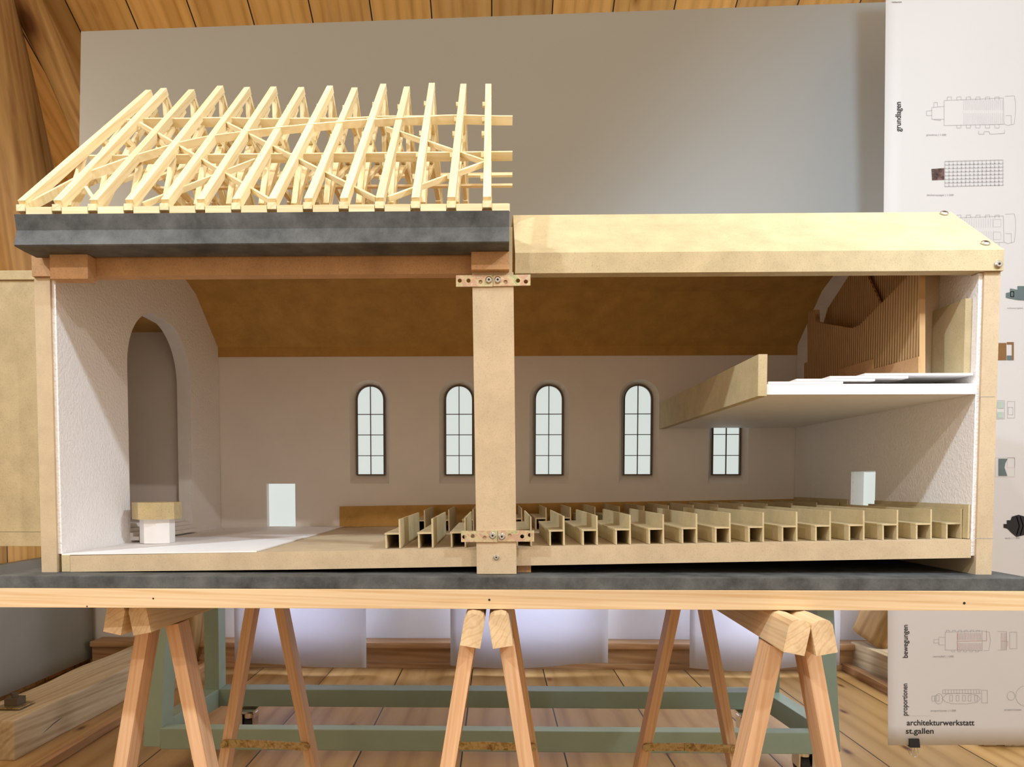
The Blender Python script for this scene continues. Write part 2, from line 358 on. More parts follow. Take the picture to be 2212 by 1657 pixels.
# windows behind the hanging sheets
for i, (a, b) in enumerate(((-1.24, -0.76), (-0.14, 0.46), (1.06, 1.60))):
    f = MB().holes([(a, 0.15), (b, 0.15), (b, 1.35), (a, 1.35)], [[(a+.04, 0.19), (b-.04, 0.19), (b-.04, 1.31), (a+.04, 1.31)]], 'y', WB-0.035, WB-0.001).build('window_%d' % (i+1), WALLW)
    struct(f); MB().box(a+.041, b-.041, WB-0.012, WB-0.004, 0.191, 1.309).build('window_glass', DAYL, f)
for i, (a, b, zb, lab) in enumerate(((-1.31, -0.645, 0.05, 'white sheet hanging to the floor behind the left trestle'), (-0.225, 0.56, 0.045, 'white sheet hanging to the floor behind the middle trestle'),
                       (0.96, 1.70, 0.04, 'white sheet hanging to the floor behind the right trestle'))):
    m = MB(); n = 24; pts = []
    for j in range(n+1):
        u = j/n; x = a+(b-a)*u; y = WB-0.215+0.012*math.sin(u*7+i)
        for k in range(9):
            v = k/8; z = 1.5+(zb-1.5)*v-(0.018*u*v if i == 0 else 0.012*math.sin(u*5)*v)
            pts.append((x, y-0.02*v*v*(1-u if i else u), z))
    m.poly(pts, [(j*9+k, (j+1)*9+k, (j+1)*9+k+1, j*9+k+1) for j in range(n) for k in range(8)])
    o = m.build('hanging_sheet', SHEET, smooth=True)
    md = o.modifiers.new('thick', 'SOLIDIFY'); md.thickness = 0.002
    tag(o, lab, 'sheet', 'white sheets hung before the windows')
# old roof timbers
def log(name, p0, p1, r0, r1, lab, sides=9, bend=0.0, m=OLD, sq=0.0):
    p0, p1 = Vector(p0), Vector(p1); M = frame(p0, p1); L = (p1-p0).length; t = MB(); n = 14; path = []; rad = []
    rings = []
    for i in range(n+1):
        u = i/n; r = r0+(r1-r0)*u
        c = Vector((L*u, bend*math.sin(PI*u), 0)); ring = []
        for k in range(sides*2):
            a = 2*PI*k/(sides*2); q = 1.0/max(abs(math.cos(a)), abs(math.sin(a))); q = 1+(min(q, 1.22)-1)*(1 if sq else 0.4)
            rr = r*q*(1+0.07*noise.noise(Vector((u*3, math.cos(a)*1.2, math.sin(a)*1.2+r0*9))))
            ring.append(t.bm.verts.new(M @ (c+Vector((0, rr*math.cos(a), rr*math.sin(a))))))
        rings.append(ring)
    for A, B in zip(rings, rings[1:]):
        for k in range(len(A)): t.bm.faces.new([A[k], A[(k+1) % len(A)], B[(k+1) % len(A)], B[k]])
    t.bm.faces.new(rings[0][::-1]); t.bm.faces.new(rings[-1])
    o = t.build(name, m, None, M, smooth=True); tag(o, lab, 'timber'); return o
log('roof_timber', at(-70, -120, 1.55), at(150, 900, 1.62), 0.115, 0.125, 'thick old brown roof timber leaning in the top left corner')
log('roof_timber', at(-6, -120, 1.60), at(235, 400, 1.60), 0.055, 0.05, 'slimmer bent roof timber running behind the grey board', bend=0.05)
log('roof_timber', at(1850, 1460, 2.5)+Vector((0.10, 0, 0.20)), at(1960, 1230, 2.35), 0.095, 0.10, 'old timber strut leaning behind the poster near the floor', sq=1)
log('roof_timber', at(395, 1425, 2.55), at(440, 1180, 2.5), 0.07, 0.07, 'old timber strut standing behind the left trestle', sq=1)
# big sill beam on the floor at the left
def beam(name, xs, ys, zt, lab, m, rz=0.0):
    t = MB().box(-0.0, ys[1]-ys[0], -(xs[1]-xs[0])/2, (xs[1]-xs[0])/2, 0, zt, 0.008)
    bmesh.ops.subdivide_edges(t.bm, edges=[e for e in t.bm.edges if e.calc_length() > 0.8], cuts=14)
    for v in t.bm.verts:
        q = noise.noise(v.co*3.0)*0.008
        if v.co.z > 0.02: v.co.z += q*0.6
        v.co.y += q
    M = Matrix.Translation(((xs[0]+xs[1])/2, ys[0], 0)) @ Matrix.Rotation(PI/2+rz, 4, 'Z'); t.bm.transform(M)
    o = t.build(name, m, None, M); tag(o, lab, 'timber'); return o
sb = beam('sill_beam', (-1.86, -1.65), (1.30, 2.52), 0.14, 'heavy weathered sill beam with a bolt lying on the floor at the left', WEATH, -0.035)
cr = MB(); pts = [Vector((-1.6475+0.035*u, 1.42+1.0*u, 0.035+0.03*math.sin(u*9)+0.03*u)) for u in [k/12 for k in range(13)]]
cr.tube(pts, [0.0005]+[0.0025]*11+[0.0005], 5); cr.build('drying_crack', RUBBER, sb)
bolt = at(33, 1522, 0); bolt = atZ(33, 1524, 0.145); e = empty('beam_bolt', bolt); tag(e, 'rusty square nut on a washer plate on the weathered beam', 'bolt')
MB().box(bolt.x-.045, bolt.x+.045, bolt.y-.045, bolt.y+.045, .1445, .149, .001).build('washer_plate', BRASS, e)
MB().box(bolt.x-.024, bolt.x+.024, bolt.y-.024, bolt.y+.024, .149, .176, .002).build('nut', DARKM, e)
MB().cyl((bolt.x, bolt.y, .176), (bolt.x, bolt.y, .192), .011).build('thread', DARKM, e)
tag(bar('floor_batten', (-1.50, 1.18, .0155), (-1.49, 2.55, .0155), .032, .03, PLINTH, bev=.002), 'thin wooden batten on the floor beside the weathered beam', 'batten')
beam('sill_beam', (1.84, 2.06), (1.5, 2.58), 0.145, 'old sill beam lying on the floor behind the poster', WEATH, 0.02)
tag(bar('floor_batten', (1.79, 1.5, .0185), (1.785, 2.58, .0185), .045, .035, PLINTH, bev=.002), 'wooden batten on the floor behind the poster', 'batten')
# ------------------------------------------------------------------ green display rack on casters with the grey board
rk = empty('display_rack', (0.0, 1.4, 0)); tag(rk, 'grey-green painted wooden rack on casters standing behind the table', 'rack')
ty = 1.40; ZT = 2.44
for sx, xb, xt in ((-1, -1.10, -1.03), (1, 1.055, 1.0)):
    bar('front_post', (xb, 1.19, .105), (xt, ty, ZT), .055, .085, GREEN, rk, (0, 1, 0), .003)
    bar('rear_post', (xb*0.975, 1.60, .105), (xt*.985, ty+.085, ZT-.06), .055, .07, GREEN, rk, (0, 1, 0), .003)
    bar('side_rail', (xb, 1.23, .1405), (xb*.975, 1.565, .1405), .055, .07, GREEN, rk, bev=.003)
bar('front_rail', (-1.0735, 1.172, .134), (1.0275, 1.172, .134), .045, .068, GREEN, rk, bev=.003)
bar('rear_rail', (-1.046, 1.60, .1415), (1.0, 1.60, .1415), .07, .065, GREEN, rk, bev=.003)
bar('top_rail', (-.992, ty-.005, ZT-.09), (.972, ty-.005, ZT-.09), .06, .06, GREEN, rk, bev=.003)
for (x, y) in ((-.985, 1.25), (1.0, 1.22), (-.93, 1.56), (.93, 1.56)):
    e = MB().box(x-.03, x+.03, y-.04, y+.04, .095, .103, .001).cyl((x, y, .10), (x, y, .07), .018).box(x-.024, x-.019, y-.02, y+.035, .035, .085).box(x+.019, x+.024, y-.02, y+.035, .035, .085).build('caster', CHROME, rk)
    MB().cyl((x-.014, y+.018, .0365), (x+.014, y+.018, .0365), .036, 24).cyl((x-.018, y+.018, .0365), (x+.018, y+.018, .0365), .012, 16).build('wheel', RUBBER, e)
# board leaning on the rack
tl, tr = at(175, 68, 1.27), at(1925, 4, 1.20)
def bl(p): return Vector((p.x*0.995, p.y-.13, .62))
m = MB(); A = [tl, tr, bl(tr), bl(tl)]; m.poly(A+[p+Vector((0, .012, 0)) for p in A], [(0, 1, 2, 3), (7, 6, 5, 4), (0, 4, 5, 1), (1, 5, 6, 2), (2, 6, 7, 3), (3, 7, 4, 0)])
tag(m.build('backdrop_board', BOARDM), 'large smooth grey board standing behind the church model', 'board')

# ================================================================== the table
tb = bar('timber_batten', (-.78, -.022, .7815), (.84, -.022, .7815), .046, .0285, PINE, bev=.001); tag(tb, 'long light pine batten under the front edge of the black base board', 'batten')
for px, py, rr in ((1057, 1296, .0017), (2083, 1303, .0019), (331, 1293, .0013), (188, 1310, .0011)):
    p = at(px, py, -.0451); MB().cyl(p, p+Vector((0, -.0002, 0)), rr, 12).build('nail_hole', BLACKP, tb)
bb = empty('base_board', (0.03, .3, .796)); tag(bb, 'black stained board carrying the church model', 'board')
BX0, BX1 = at(-8, 1247, -.043).x, at(2238, 1250, -.043).x
MB().box(BX0, BX1, -.043, .72, .796, .814, .0012).build('panel', BLK, bb)
bar('rear_batten', (-.72, .62, .7815), (.78, .62, .7815), .046, .0285, PINE, bb)
ZB = .767
def trestle(fr, rr_, yf, yb, legs, off, sp, rc, lab):
    rz = -math.atan2(rr_[0]-fr[0], rr_[1]-fr[1]); xc = fr[0]-(rr_[0]-fr[0])/(rr_[1]-fr[1])*fr[1]
    r = empty('trestle', (xc, 0, 0), rz); tag(r, lab, 'trestle', 'folding trestles under the table')
    W = lambda x, y, z: mw(r) @ Vector((x, y, z))
    for s in (-1, 1):
        tilt = math.atan(sp)*s; c = Vector((s*rc, 0, ZB-.0247))
        t = MB(); w2, h2 = .0145, .0235; prof = [(-w2, -h2), (w2, -h2), (w2, h2-.009), (w2-.003, h2-.003), (w2-.009, h2), (-w2+.009, h2), (-w2+.003, h2-.003), (-w2, h2-.009)]
        # local X is the length of the rail
        Mr = mw(r) @ Matrix.Translation((c.x, yf, c.z)) @ Matrix.Rotation(-tilt, 4, 'Y') @ Matrix.Rotation(PI/2, 4, 'Z')
        t.prism([(p[0], p[1]) for p in prof], 'x', 0, yb-yf); t.bm.transform(Mr)
        t.build('top_rail', TOPW, r, Mr)
        for yl in legs:
            a = W(s*(off+.001), yl, ZB-.0505); b = W(s*(off+.001+sp*.70), yl, .008)
            bar('leg', a, b, .042, .022, PINEL, r, (s, 0, sp), .0012)
    for yl in legs:
        zz = .348; xx = off+.001+sp*(.717-zz)
        side = yl-.0235 if yl > .3 else yl+.0235
        st = MB().bar(W(-xx, side, zz), W(.008, side, zz+.003), .0025, .018, (0, 0, 1)).bar(W(-.012, side-.003, zz+.003), W(xx, side-.003, zz), .0025, .018, (0, 0, 1))
        for x in (-xx, 0, xx): st.cyl(W(x, side-.006, zz), W(x, side+.004, zz), .009, 14)
        st.build('folding_stay', BRASS, r)
    return r
fr_ = lambda px, Y: (at(px, 1345, Y).x, Y)
trestle(fr_(274, .0), fr_(578, .557), .0, .62, (.105, .557), .0235, .195, .0200, 'pine trestle holding up the left end of the table')
trestle(fr_(1051, -.079), fr_(1066, .557), -.079, .62, (-.035, .557), .0275, .165, .0195, 'pine trestle under the middle of the table')
trestle(fr_(1752, -.112), fr_(1488, .557), -.112, .62, (-.035, .557), .0235, .20, .0175, 'pine trestle holding up the right end of the table')

# ================================================================== the church model
cm = empty('church_model', (0.03, .33, .814)); tag(cm, 'large sectional church model of fibreboard and white card on the black board', 'architectural model')
XL0, XL1, XL2 = -.698, -.674, -.668       # left end wall: outside, board, plaster face
XR2, XR1, XR0 = .7135, .719, .7425
WD = .641
ZP = .814
prof_in = [(.641, 1.280), (.519, 1.374), (.468, 1.392), (.329, 1.41), (.19, 1.392), (.139, 1.374), (.017, 1.280)]
prof_out = [(.663, 1.256), (.663, 1.292), (.536, 1.394), (.458, 1.416), (.329, 1.436), (.20, 1.416), (.122, 1.394), (-.005, 1.292), (-.005, 1.262)]
gable = [(0, ZP), (.640, ZP), (.640, 1.2799)]+[(a, b-.0006) for a, b in prof_in[1:-1]]+[(.018, 1.2799), (.018, 1.2615), (0, 1.2615)]
def arch(c, hw, zb, zs, zt, n=10):
    l = [(c-hw, zb)]
    for i in range(n+1):
        u = i/n; a = u*PI/2
        l.append((c-hw*math.cos(a)*(1), zs+(zt-zs)*math.sin(a)**0.92))
    for i in range(n-1, -1, -1):
        u = i/n; a = u*PI/2
        l.append((c+hw*math.cos(a), zs+(zt-zs)*math.sin(a)**0.92))
    l.append((c+hw, zb)); return l
def parch(c, hw, zb, zs, zt, n=9):
    # pointed arch made of two arcs
    h = zt-zs; R = (hw*hw+h*h)/(2*hw)
    amax = math.asin(min(1, h/R)); l = [(c-hw, zb)]
    for i in range(n+1):
        a = amax*i/n; l.append((c-hw+R-R*math.cos(a), zs+R*math.sin(a)))
    for i in range(n-1, -1, -1):
        a = amax*i/n; l.append((c+hw-R+R*math.cos(a), zs+R*math.sin(a)))
    l.append((c+hw, zb)); return l
ar = parch(.345, .134, .846, 1.165, 1.281, 16)
arb = parch(.345, .1365, .8455, 1.165, 1.284, 16)
lw = MB().holes(gable, [arb], 'x', XL0, XL1).build('end_wall', MDF, cm)
MB().holes(arb, [ar], 'x', XL0+.0002, XL1).build('arch_lining', WHITE, lw)
g2 = [(.004, .842)]+[(.6395, .842)]+[(a, b-.001) for a, b in gable[2:-3]]+[(.0205, 1.2785), (.0205, 1.2610), (.004, 1.2610)]
MB().holes(g2, [ar], 'x', XL1, XL2).build('plaster_lining', PLASTER, lw)
dr = [(.278, .862), (.370, .862), (.370, .974), (.278, .974)]
drb = [(.2765, .8605), (.3715, .8605), (.3715, .9755), (.2765, .9755)]
rw = MB().holes(gable, [drb], 'x', XR1, XR0).build('end_wall', MDF, cm)
MB().holes(drb, [dr], 'x', XR1, XR0-.0005).build('doorway_lining', WHITE, rw)
MB().holes(g2, [dr], 'x', XR2, XR1).build('plaster_lining', PLASTER, rw)
MB().box(XR0-.004, XR0-.001, .279, .369, .863, .973).build('doorway_glow_panel', GLOW, rw)  # glowing panel added in the open doorway for the brightness beyond
# back wall with arched windows in splayed reveals and a doorway
WC = []; front = []; back = []
for px in (798, 991, 1186.5, 1380.5, 1574): WC.append(at(px, 930, WD).x)
ZSILL, ZTOPW = at(1186, 1027, WD).z, at(1186, 829, WD).z
hw = .0345
for c in WC:
    n = 10
    back.append(arch(c, hw, ZSILL, ZTOPW-hw*1.05, ZTOPW, n)); front.append(arch(c, hw+.013, ZSILL-.020, ZTOPW-hw*1.05, ZTOPW+.010, n))
dl = at(576, 1090, WD).x; drx = at(638, 1090, WD).x; dz = at(600, 1045, WD).z
dd = [(dl, .8455), (drx, .8455), (drx, dz), (dl, dz)]
bw = MB().holes([(XL0, ZP), (XR0, ZP), (XR0, 1.2555), (XL0, 1.2555)], front+[dd], 'y', WD, .663, back+[dd]).build('side_wall', INWALL, cm)
for c in WC:
    fo = arch(c, hw, ZSILL, ZTOPW-hw*1.05, ZTOPW, 10); q = .0032
    fi = arch(c, hw-q, ZSILL+q, ZTOPW-hw*1.05, ZTOPW-q, 10)
    fr = MB().holes(fo, [fi], 'y', .655, .6625)
    fr.box(c-.0009, c+.0009, .656, .6615, ZSILL+q, ZTOPW-q)
    for k in range(3):
        zz = at(1186, (983.5, 938, 893)[k], WD).z; fr.box(c-hw+q, c+hw-q, .656, .6615, zz-.0008, zz+.0008)
    fr.build('window_frame', DARKM, bw)
    MB().prism(fi, 'y', .6616, .6622).build('window_glow_film', GLOW, bw)  # pane glows by itself, nothing lights it from behind
MB().box(dl, drx, .6600, .6615, .8455, dz).build('doorway_glow_panel', GLOW, bw)  # open doorway closed with an added glowing panel
# sloping floor slab
SLOPE = .027/1.366
def zt(x): return .8395+(x+.654)*SLOPE
t = MB().prism([(-.654, .8145), (-.30, zt(-.30)-.0275), (.712, zt(.712)-.0275), (.712, zt(.712)), (-.654, zt(-.654))], 'y', .001, WD-.001)
fs = t.build('floor_slab', MDF, cm)
boxo('filler_block', XL2+.0002, -.6545, .0015, .30, .8145, .8405, MDFP, cm, .0008)
XC = at(553, 1192, 0).x
t = MB().prism([(XL2+.0003, .8403), (XC, zt(XC)+.0002), (XC, zt(XC)+.0022), (XL2+.0003, .8423)], 'y', .002, WD-.0015); t.build('chancel_floor', WHITE, cm)
boxo('packing_block', at(1118, 1230, .0).x, at(1148, 1230, 0).x, .012, .05, .8142, zt(.03)-.0277, MDFO, cm)
# choir beyond the arch, open towards the nave
ch = empty('choir', (-.8, .33, ZP), parent=cm)
boxo('choir_front_wall', -1.02, XL0-.0005, .150, .168, .866, 1.30, MDFP, ch, .0006)
boxo('choir_back_wall', -1.02, XL0-.0005, .500, .518, .866, 1.30, INWALL, ch)
boxo('choir_end_wall', -1.04, -1.0205, .150, .518, .866, 1.30, INWALL, ch)
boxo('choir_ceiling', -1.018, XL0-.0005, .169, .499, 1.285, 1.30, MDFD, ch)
boxo('choir_roof_board', -1.045, XL0-.0005, .146, .522, 1.3005, 1.316, MDFP, ch, .0008)
boxo('choir_base', -1.05, XL0-.0005, .135, .53, .842, .8655, MDFP, ch, .0008)
stp = empty('choir_steps', (-.66, .34, .842), parent=cm)
for k in range(4): boxo('step', -.80, -.652-.011*k, .2095, .4745, .8465+.0072*k, .8535+.0072*k, WHITE, stp)
# vault in two halves
def vault(x0, x1, m):
    return MB().prism(prof_out+[(.017, 1.262)]+prof_in[::-1]+[(.641, 1.256)], 'x', x0, x1).build('vault', m, cm)
XS = at(1104, 550, -.005).x
# left half is the same board; browner MDF colour stands in for its shade
va = vault(XL0, XS-.004, MDFO); vb = vault(XS+.006, .7435, MDFP)
for (x, pts) in (((XL1, XS-.005), 0), ((XS+.007, XR1), 0)):
    ins = [(a, b) for a, b in prof_in]
    inn = []; 
    o_ = [(.6405, 1.2565)]+[(a-(.0006 if a > .33 else -.0006), b-.0006) for a, b in prof_in]
    i_ = [(a-(.0022 if a > .4 else -.0022 if a < .25 else 0), b-.0022) for a, b in o_]
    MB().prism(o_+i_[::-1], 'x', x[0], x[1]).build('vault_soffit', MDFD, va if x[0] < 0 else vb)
boxo('joint_strip', XS-.003, XS+.002, -.004, .05, 1.263, 1.33, MDFP, cm)
# support blocks under the cornice
pA, pB = at(107, 553, -.028), at(190, 602, -.028)
boxo('support_block', pA.x, pB.x, -.028, -.0055, pB.z, 1.2868, MDFO, cm, .0006)
pA, pB = at(1018, 535, -.028), at(1100, 582, -.028)
boxo('support_block', pA.x, pB.x, -.028, -.0055, pB.z, 1.2868, MDFO, cm, .0006)
# centre post, slightly out of plumb
a0, a1, b0, b1 = at(1020, 588, -.014), at(1109, 588, -.014), at(1030, 1240, -.014), at(1116, 1240, -.014)
t = MB(); q = [a0, a1, b1, b0]; q = [Vector((p.x, -.014, max(p.z, .8142))) for p in q]
t.poly(q+[p+Vector((0, .0135, 0)) for p in q], [(0, 1, 2, 3), (7, 6, 5, 4), (0, 4, 5, 1), (1, 5, 6, 2), (2, 6, 7, 3), (3, 7, 4, 0)])
cp = t.build('centre_post', MDF, cm)
for px0, px1, py in ((2106, 2150, 857), (2103, 2146, 1163)):
    A, B = at(px0, py, -.0002), at(px1, py, -.0002); bar('pencil_line', A, B, .0002, .0006, GREYINK, rw)
# perforated mending plates with screws
def screw(p, n, r, par):
    p, n = Vector(p), Vector(n).normalized(); t = MB()
    t.cyl(p, p+n*r*.28, r, 20).cyl(p+n*r*.28, p+n*r*.55, r, 20, r*.72)
    o = t.build('screw', STEEL, par)
    MB().cyl(p+n*r*.551, p+n*r*.565, r*.34, 6).build('screw_recess', BLACKP, o) if par is cm else None
    return o
def plate(px0, px1, py0, py1, holes, tilt):
    A, B = at(px0, py1, -.017), at(px1, py0, -.017)
    hl = []
    for hx, hy in holes:
        c = at(hx, hy, -.017); r = .0031; hl.append([(c.x+r*math.cos(2*PI*k/14), c.z+r*math.sin(2*PI*k/14)) for k in range(14)])
    t = MB().holes([(A.x, A.z), (B.x, A.z+tilt), (B.x, B.z+tilt), (A.x, B.z)], hl, 'y', -.0165, -.0145)
    return t.build('mending_plate', ZINC, cm)
plate(985, 1064.5, 594, 619, [(993, 606), (1012, 606), (1038, 609), (1056, 605)], 0)
plate(1065.5, 1146, 594, 618, [(1075, 605), (1092, 609), (1119, 606), (1136, 608)], .0008)
plate(996, 1074.5, 1147, 1171, [(1003, 1160), (1021, 1158), (1047, 1162), (1064, 1157)], 0)
plate(1075.5, 1154, 1146, 1170, [(1084, 1159), (1101, 1157), (1128, 1159), (1145, 1156)], 0)
for px, py in ((1056, 605), (1075, 605), (1064, 1157), (1084, 1159)): screw(at(px, py, -.0166), (0, -1, 0), .0052, cm)
screw(at(1072, 1204, -.0141), (0, -1, 0), .0042, cm)
screw(at(2156, 571, -.0052), (0, -1, 0), .0056, cm)
for yy, zz in ((.012, 1.3065), (.113, 1.3878)): screw((.727, yy, zz), (0, -.63, .77), .0062, cm)
# gallery
gl = empty('gallery', (.56, .3, 1.08), parent=cm)
boxo('parapet', at(1637, 820, 0).x, at(1657, 820, 0).x-.0003, -.001, WD-.001, 1.0805, 1.1425, MDFP, gl, .0006)
boxo('gallery_slab', at(1657, 820, 0).x, XR2-.0005, .001, WD-.001, 1.083, 1.0985, WHITE, gl)
for k, (a, b) in enumerate(((1660, 1822), (1722, 1892), (1795, 1965), (1872, 2107))):
    xa, xb = at(a, 825, 0).x, at(b, 825, 0).x
    o = MB().box(xa, min(xb, XR2-.001), .001+.0015*k, .62, 1.0987+.0042*k, 1.1022+.0042*k).build('gallery_tier', WHITE, gl)
# organ screen standing against the right wall above the gallery
og = empty('organ_screen', (.70, .3, 1.10), parent=cm)
def side(name, pts, X, th, m):
    P = [atX(px, py, X) for px, py in pts]; t = MB(); n = len(P)
    t.prism([(p.y, p.z) for p in P], 'x', X, X+th); return t.build(name, m, og)
side('ribbed_screen', [(1744, 676), (1760.5, 669), (1762, 695.6), (1841, 709), (1857, 702), (1958, 600), (1986, 575), (1986, 812), (1737, 828), (1737, 785), (1744, 782)], .650, .009, RIB)
side('ribbed_screen', [(1778, 700), (1788, 666), (1830, 601), (1845, 580), (1866, 580), (1902, 657), (1880, 720), (1800, 720)], .688, .004, RIB)
side('ribbed_screen', [(1868, 640), (1880, 580), (1990, 560), (1990, 660), (1880, 700)], .699, .004, RIB)
side('smooth_panel', [(1812, 798), (1884, 776), (1884, 798), (1984, 770), (1984, 812), (1812, 825)], .6475, .002, MDFO)
pf = atX(2022, 700, .7130).y+.006
boxo('corner_post', .683, .7130, pf-.012, pf+.006, 1.116, 1.36, MDF, og)
boxo('side_board', .7030, .7130, .016, pf-.0125, 1.116, at(2080, 643, .012).z, MDFP, og, .0005)
# wainscot boards around the nave
xw = at(735, 1115, WD).x
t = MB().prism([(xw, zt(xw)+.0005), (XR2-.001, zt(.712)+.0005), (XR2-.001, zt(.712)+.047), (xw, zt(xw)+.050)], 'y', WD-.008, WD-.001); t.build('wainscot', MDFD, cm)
t = MB().box(XR2-.004, XR2-.001, .006, .272, zt(.72)+.001, zt(.72)+.052).box(XR2-.004, XR2-.001, .376, WD-.009, zt(.72)+.001, zt(.72)+.052); t.build('wainscot', MDFP, cm)

# ------------------------------------------------------------------ font
fx, fy = at(324, 1120, .165).x, .192
zf = .8423+(fx+.0295-XL2)/(XC-XL2)*(zt(XC)+.0022-.8423)+.0003
fe = empty('font', (fx, fy, zf)); tag(fe, 'small octagonal pedestal with white card base and fibreboard top on the white floor', 'pedestal')
def octo(r, n=8, a0=PI/8): return [(fx+r*math.cos(a0+2*PI*k/n), fy+r*math.sin(a0+2*PI*k/n)) for k in range(n)]
MB().prism(octo(.029), 'z', zf, .887).build('base', WHITE, fe); MB().prism(octo(.041), 'z', .8872, .917).build('top', mdf('top_mdf', (.52, .41, .22), .14, .5), fe)
# ------------------------------------------------------------------ pews
def make_pew(L):
    r = empty('pew', (0, 0, 0))
    t = .0024
    boxo('backrest', -t, 0, 0, L, 0, .0450, MDFP, r)
    boxo('seat', -.0245, -t, 0, L, .0216, .0240, MDFP, r)
    boxo('front_panel', -.0245+.0008, -.0245+.0008+t, 0.0005, L-.0005, 0, .0216, MDFP, r)
    return r
ordn = ['first', 'second', 'third', 'fourth', 'fifth', 'sixth', 'seventh', 'eighth', 'ninth', 'tenth', 'eleventh', 'twelfth', 'thirteenth', 'fourteenth']
rot = -math.atan(SLOPE)
def nm(i, blk):
    where = {0: 'front row of pews', 1: 'rear row of pews'}[blk]
    if i < 3: d = '%s pew left of the centre post' % ordn[2-i]
    elif i == 3: d = 'pew standing right behind the centre post'
    elif i == 17: d = 'pew set against the right end wall'
    else: d = '%s pew right of the centre post' % ordn[i-4]
    return 'small fibreboard %s, in the %s' % (d, where)
for blk, (Lp, yst) in enumerate(((.267, .018), (.222, .405))):
    proto = make_pew(Lp)
    for i in range(18):
        o = proto if i == 0 else copy_tree(proto)
        x = -.1467+.05065*i+(0 if i < 16 else .0)
        if i == 17: x = XR2-.0046
        o.location = (x, yst, zt(x)+.0006); o.rotation_euler = (0, rot, random.uniform(-.006, .006))
        tag(o, nm(i, blk), 'pew', 'pews in the front row' if blk == 0 else 'pews in the rear row')

# ================================================================== roof frame on its black cornice
rf = empty('roof_frame', (-.33, .33, 1.287)); tag(rf, 'balsa roof frame on a black cornice resting over the left half of the model', 'model roof frame')
CX0, CX1 = at(32, 505, -.06).x, at(1100, 505, -.06).x
ZC = 1.3330
cprof = [(-.0605, ZC), (-.0565, 1.3115), (-.0625, 1.2895), (-.061, 1.2878), (-.040, 1.2870), (-.012, 1.2870), (-.006, 1.2975), (.01, 1.318), (.012, ZC)]
MB().prism(cprof, 'x', CX0, CX1).build('cornice', BLK, rf)
MB().prism([(.658-a, b) for a, b in cprof], 'x', CX0, CX1).build('cornice', BLK, rf)
YF, YR, ZF, ZR = -.050, .325, 1.349, 1.722
tips = [(321, 196), (354, 192), (414, 195), (476, 187), (534, 190), (591, 189), (651, 190), (713, 187), (766, 191), (828, 183), (879, 189), (933, 181), (1001, 183), (1055, 183)]
XF = [at(46+77.4*i, 452, YF-.005).x for i in range(14)]
def lerp(a, b, t): return a+(b-a)*t
S2 = .0095
for i in range(14):
    xf = XF[i]; tp = at(tips[i][0], tips[i][1]+8, YR); xr = tp.x; zr = tp.z
    tr_ = empty('truss', (xf, YF, ZF-.006), parent=rf)
    def pt(y, z):  # truss plane leans from foot to ridge
        u = min(1.0, (z-ZF)/(zr-ZF)); return Vector((lerp(xf, xr, u), y, z))
    up = (1, 0, 0)
    bar('rafter', pt(YF, ZF+.001), pt(YR+.004, zr+.004), .0115, .013, BALSA, tr_, (0, -1, 1), .0006)
    bar('rafter', pt(.658-YF, ZF+.001), pt(YR+.002, zr-.004), .010, .0095, BALSA, tr_, (0, 1, 1))
    bar('tie_stub', (xf, YF-.007, ZF-.0055), (xf, .045, ZF-.0055), .0125, .0095, BALSA, tr_, (0, 0, 1), .0005)
    bar('tie_stub', (xf, .658-YF, ZF-.0055), (xf, .613, ZF-.0055), .0125, .0095, BALSA, tr_)
    for f in (lambda y: y, lambda y: .658-y):
        bar('queen_post', pt(f(.035), ZF), pt(f(.175), 1.533), .009, .011, BALSA, tr_, up)
        bar('strut', pt(f(.185), 1.545), pt(f(.28), zr-.055), .0065, .010, BALSA, tr_, up)
        bar('brace', pt(f(.115), 1.448), pt(f(.25), 1.531), .006, .010, BALSA, tr_, up)
        bar('brace', pt(f(.06), 1.39), pt(f(.105), ZF+1.005*(.155)-.012), .006, .009, BALSA, tr_, up)
    bar('collar_beam', pt(.15, 1.539), pt(.508, 1.539), .0085, .011, BALSA, tr_)
    bar('collar_beam', pt(.245, 1.628), pt(.413, 1.628), .0075, .009, BALSA, tr_)
    bar('king_post', pt(.329, 1.534), pt(.329, zr-.012), .0075, .0095, BALSA, tr_, (0, 1, 0))
    for y in (.02, .083, .152, .203, .262):
        if i > 0 or y < .2:
            c = pt(y, ZF+(y-YF)*(zr-ZF)/(YR-YF)); c.x -= .0075; c.z -= .004
            MB().box(c.x-.003, c.x+.0035, c.y-.004, c.y+.004, c.z-.003, c.z+.0045).build('peg', BALSA, tr_)
NF = Vector((0, -(ZR-ZF), (YR-YF))).normalized(); NB = Vector((0, (ZR-ZF), (YR-YF))).normalized()
def purlin(y, z, w, h, up, wav=0.0):
    x0, x1 = XF[0]+.01+(y-YF)*0.02, at(1107, 300, y).x
    if not wav: return bar('purlin', (x0, y, z), (x1, y, z), w, h, BALSA, rf, up)
    M = frame((x0, y, z), (x1, y, z)); t = MB(); n = 28; pts = []; nn = up; tt = Vector((0, nn.z, -nn.y))
    for k in range(n+1):
        x = lerp(x0, x1, k/n); dz = wav*math.sin(k*1.1)*.4+wav*math.sin(k*.35); c = Vector((x, y, z+dz))
        pts += [c+tt*(sa*w/2)+nn*(sb*h/2) for sa, sb in ((-1, -1), (1, -1), (1, 1), (-1, 1))]
    t.poly(pts, [(k*4+a, k*4+(a+1) % 4, k*4+4+(a+1) % 4, k*4+4+a) for k in range(n) for a in range(4)]+[(0, 1, 2, 3), (n*4, n*4+3, n*4+2, n*4+1)])
    return t.build('purlin', BALSA, rf, M)
purlin(.104, 1.482, .0045, .014, NF); purlin(.222, 1.598, .005, .015, NF, .0015)
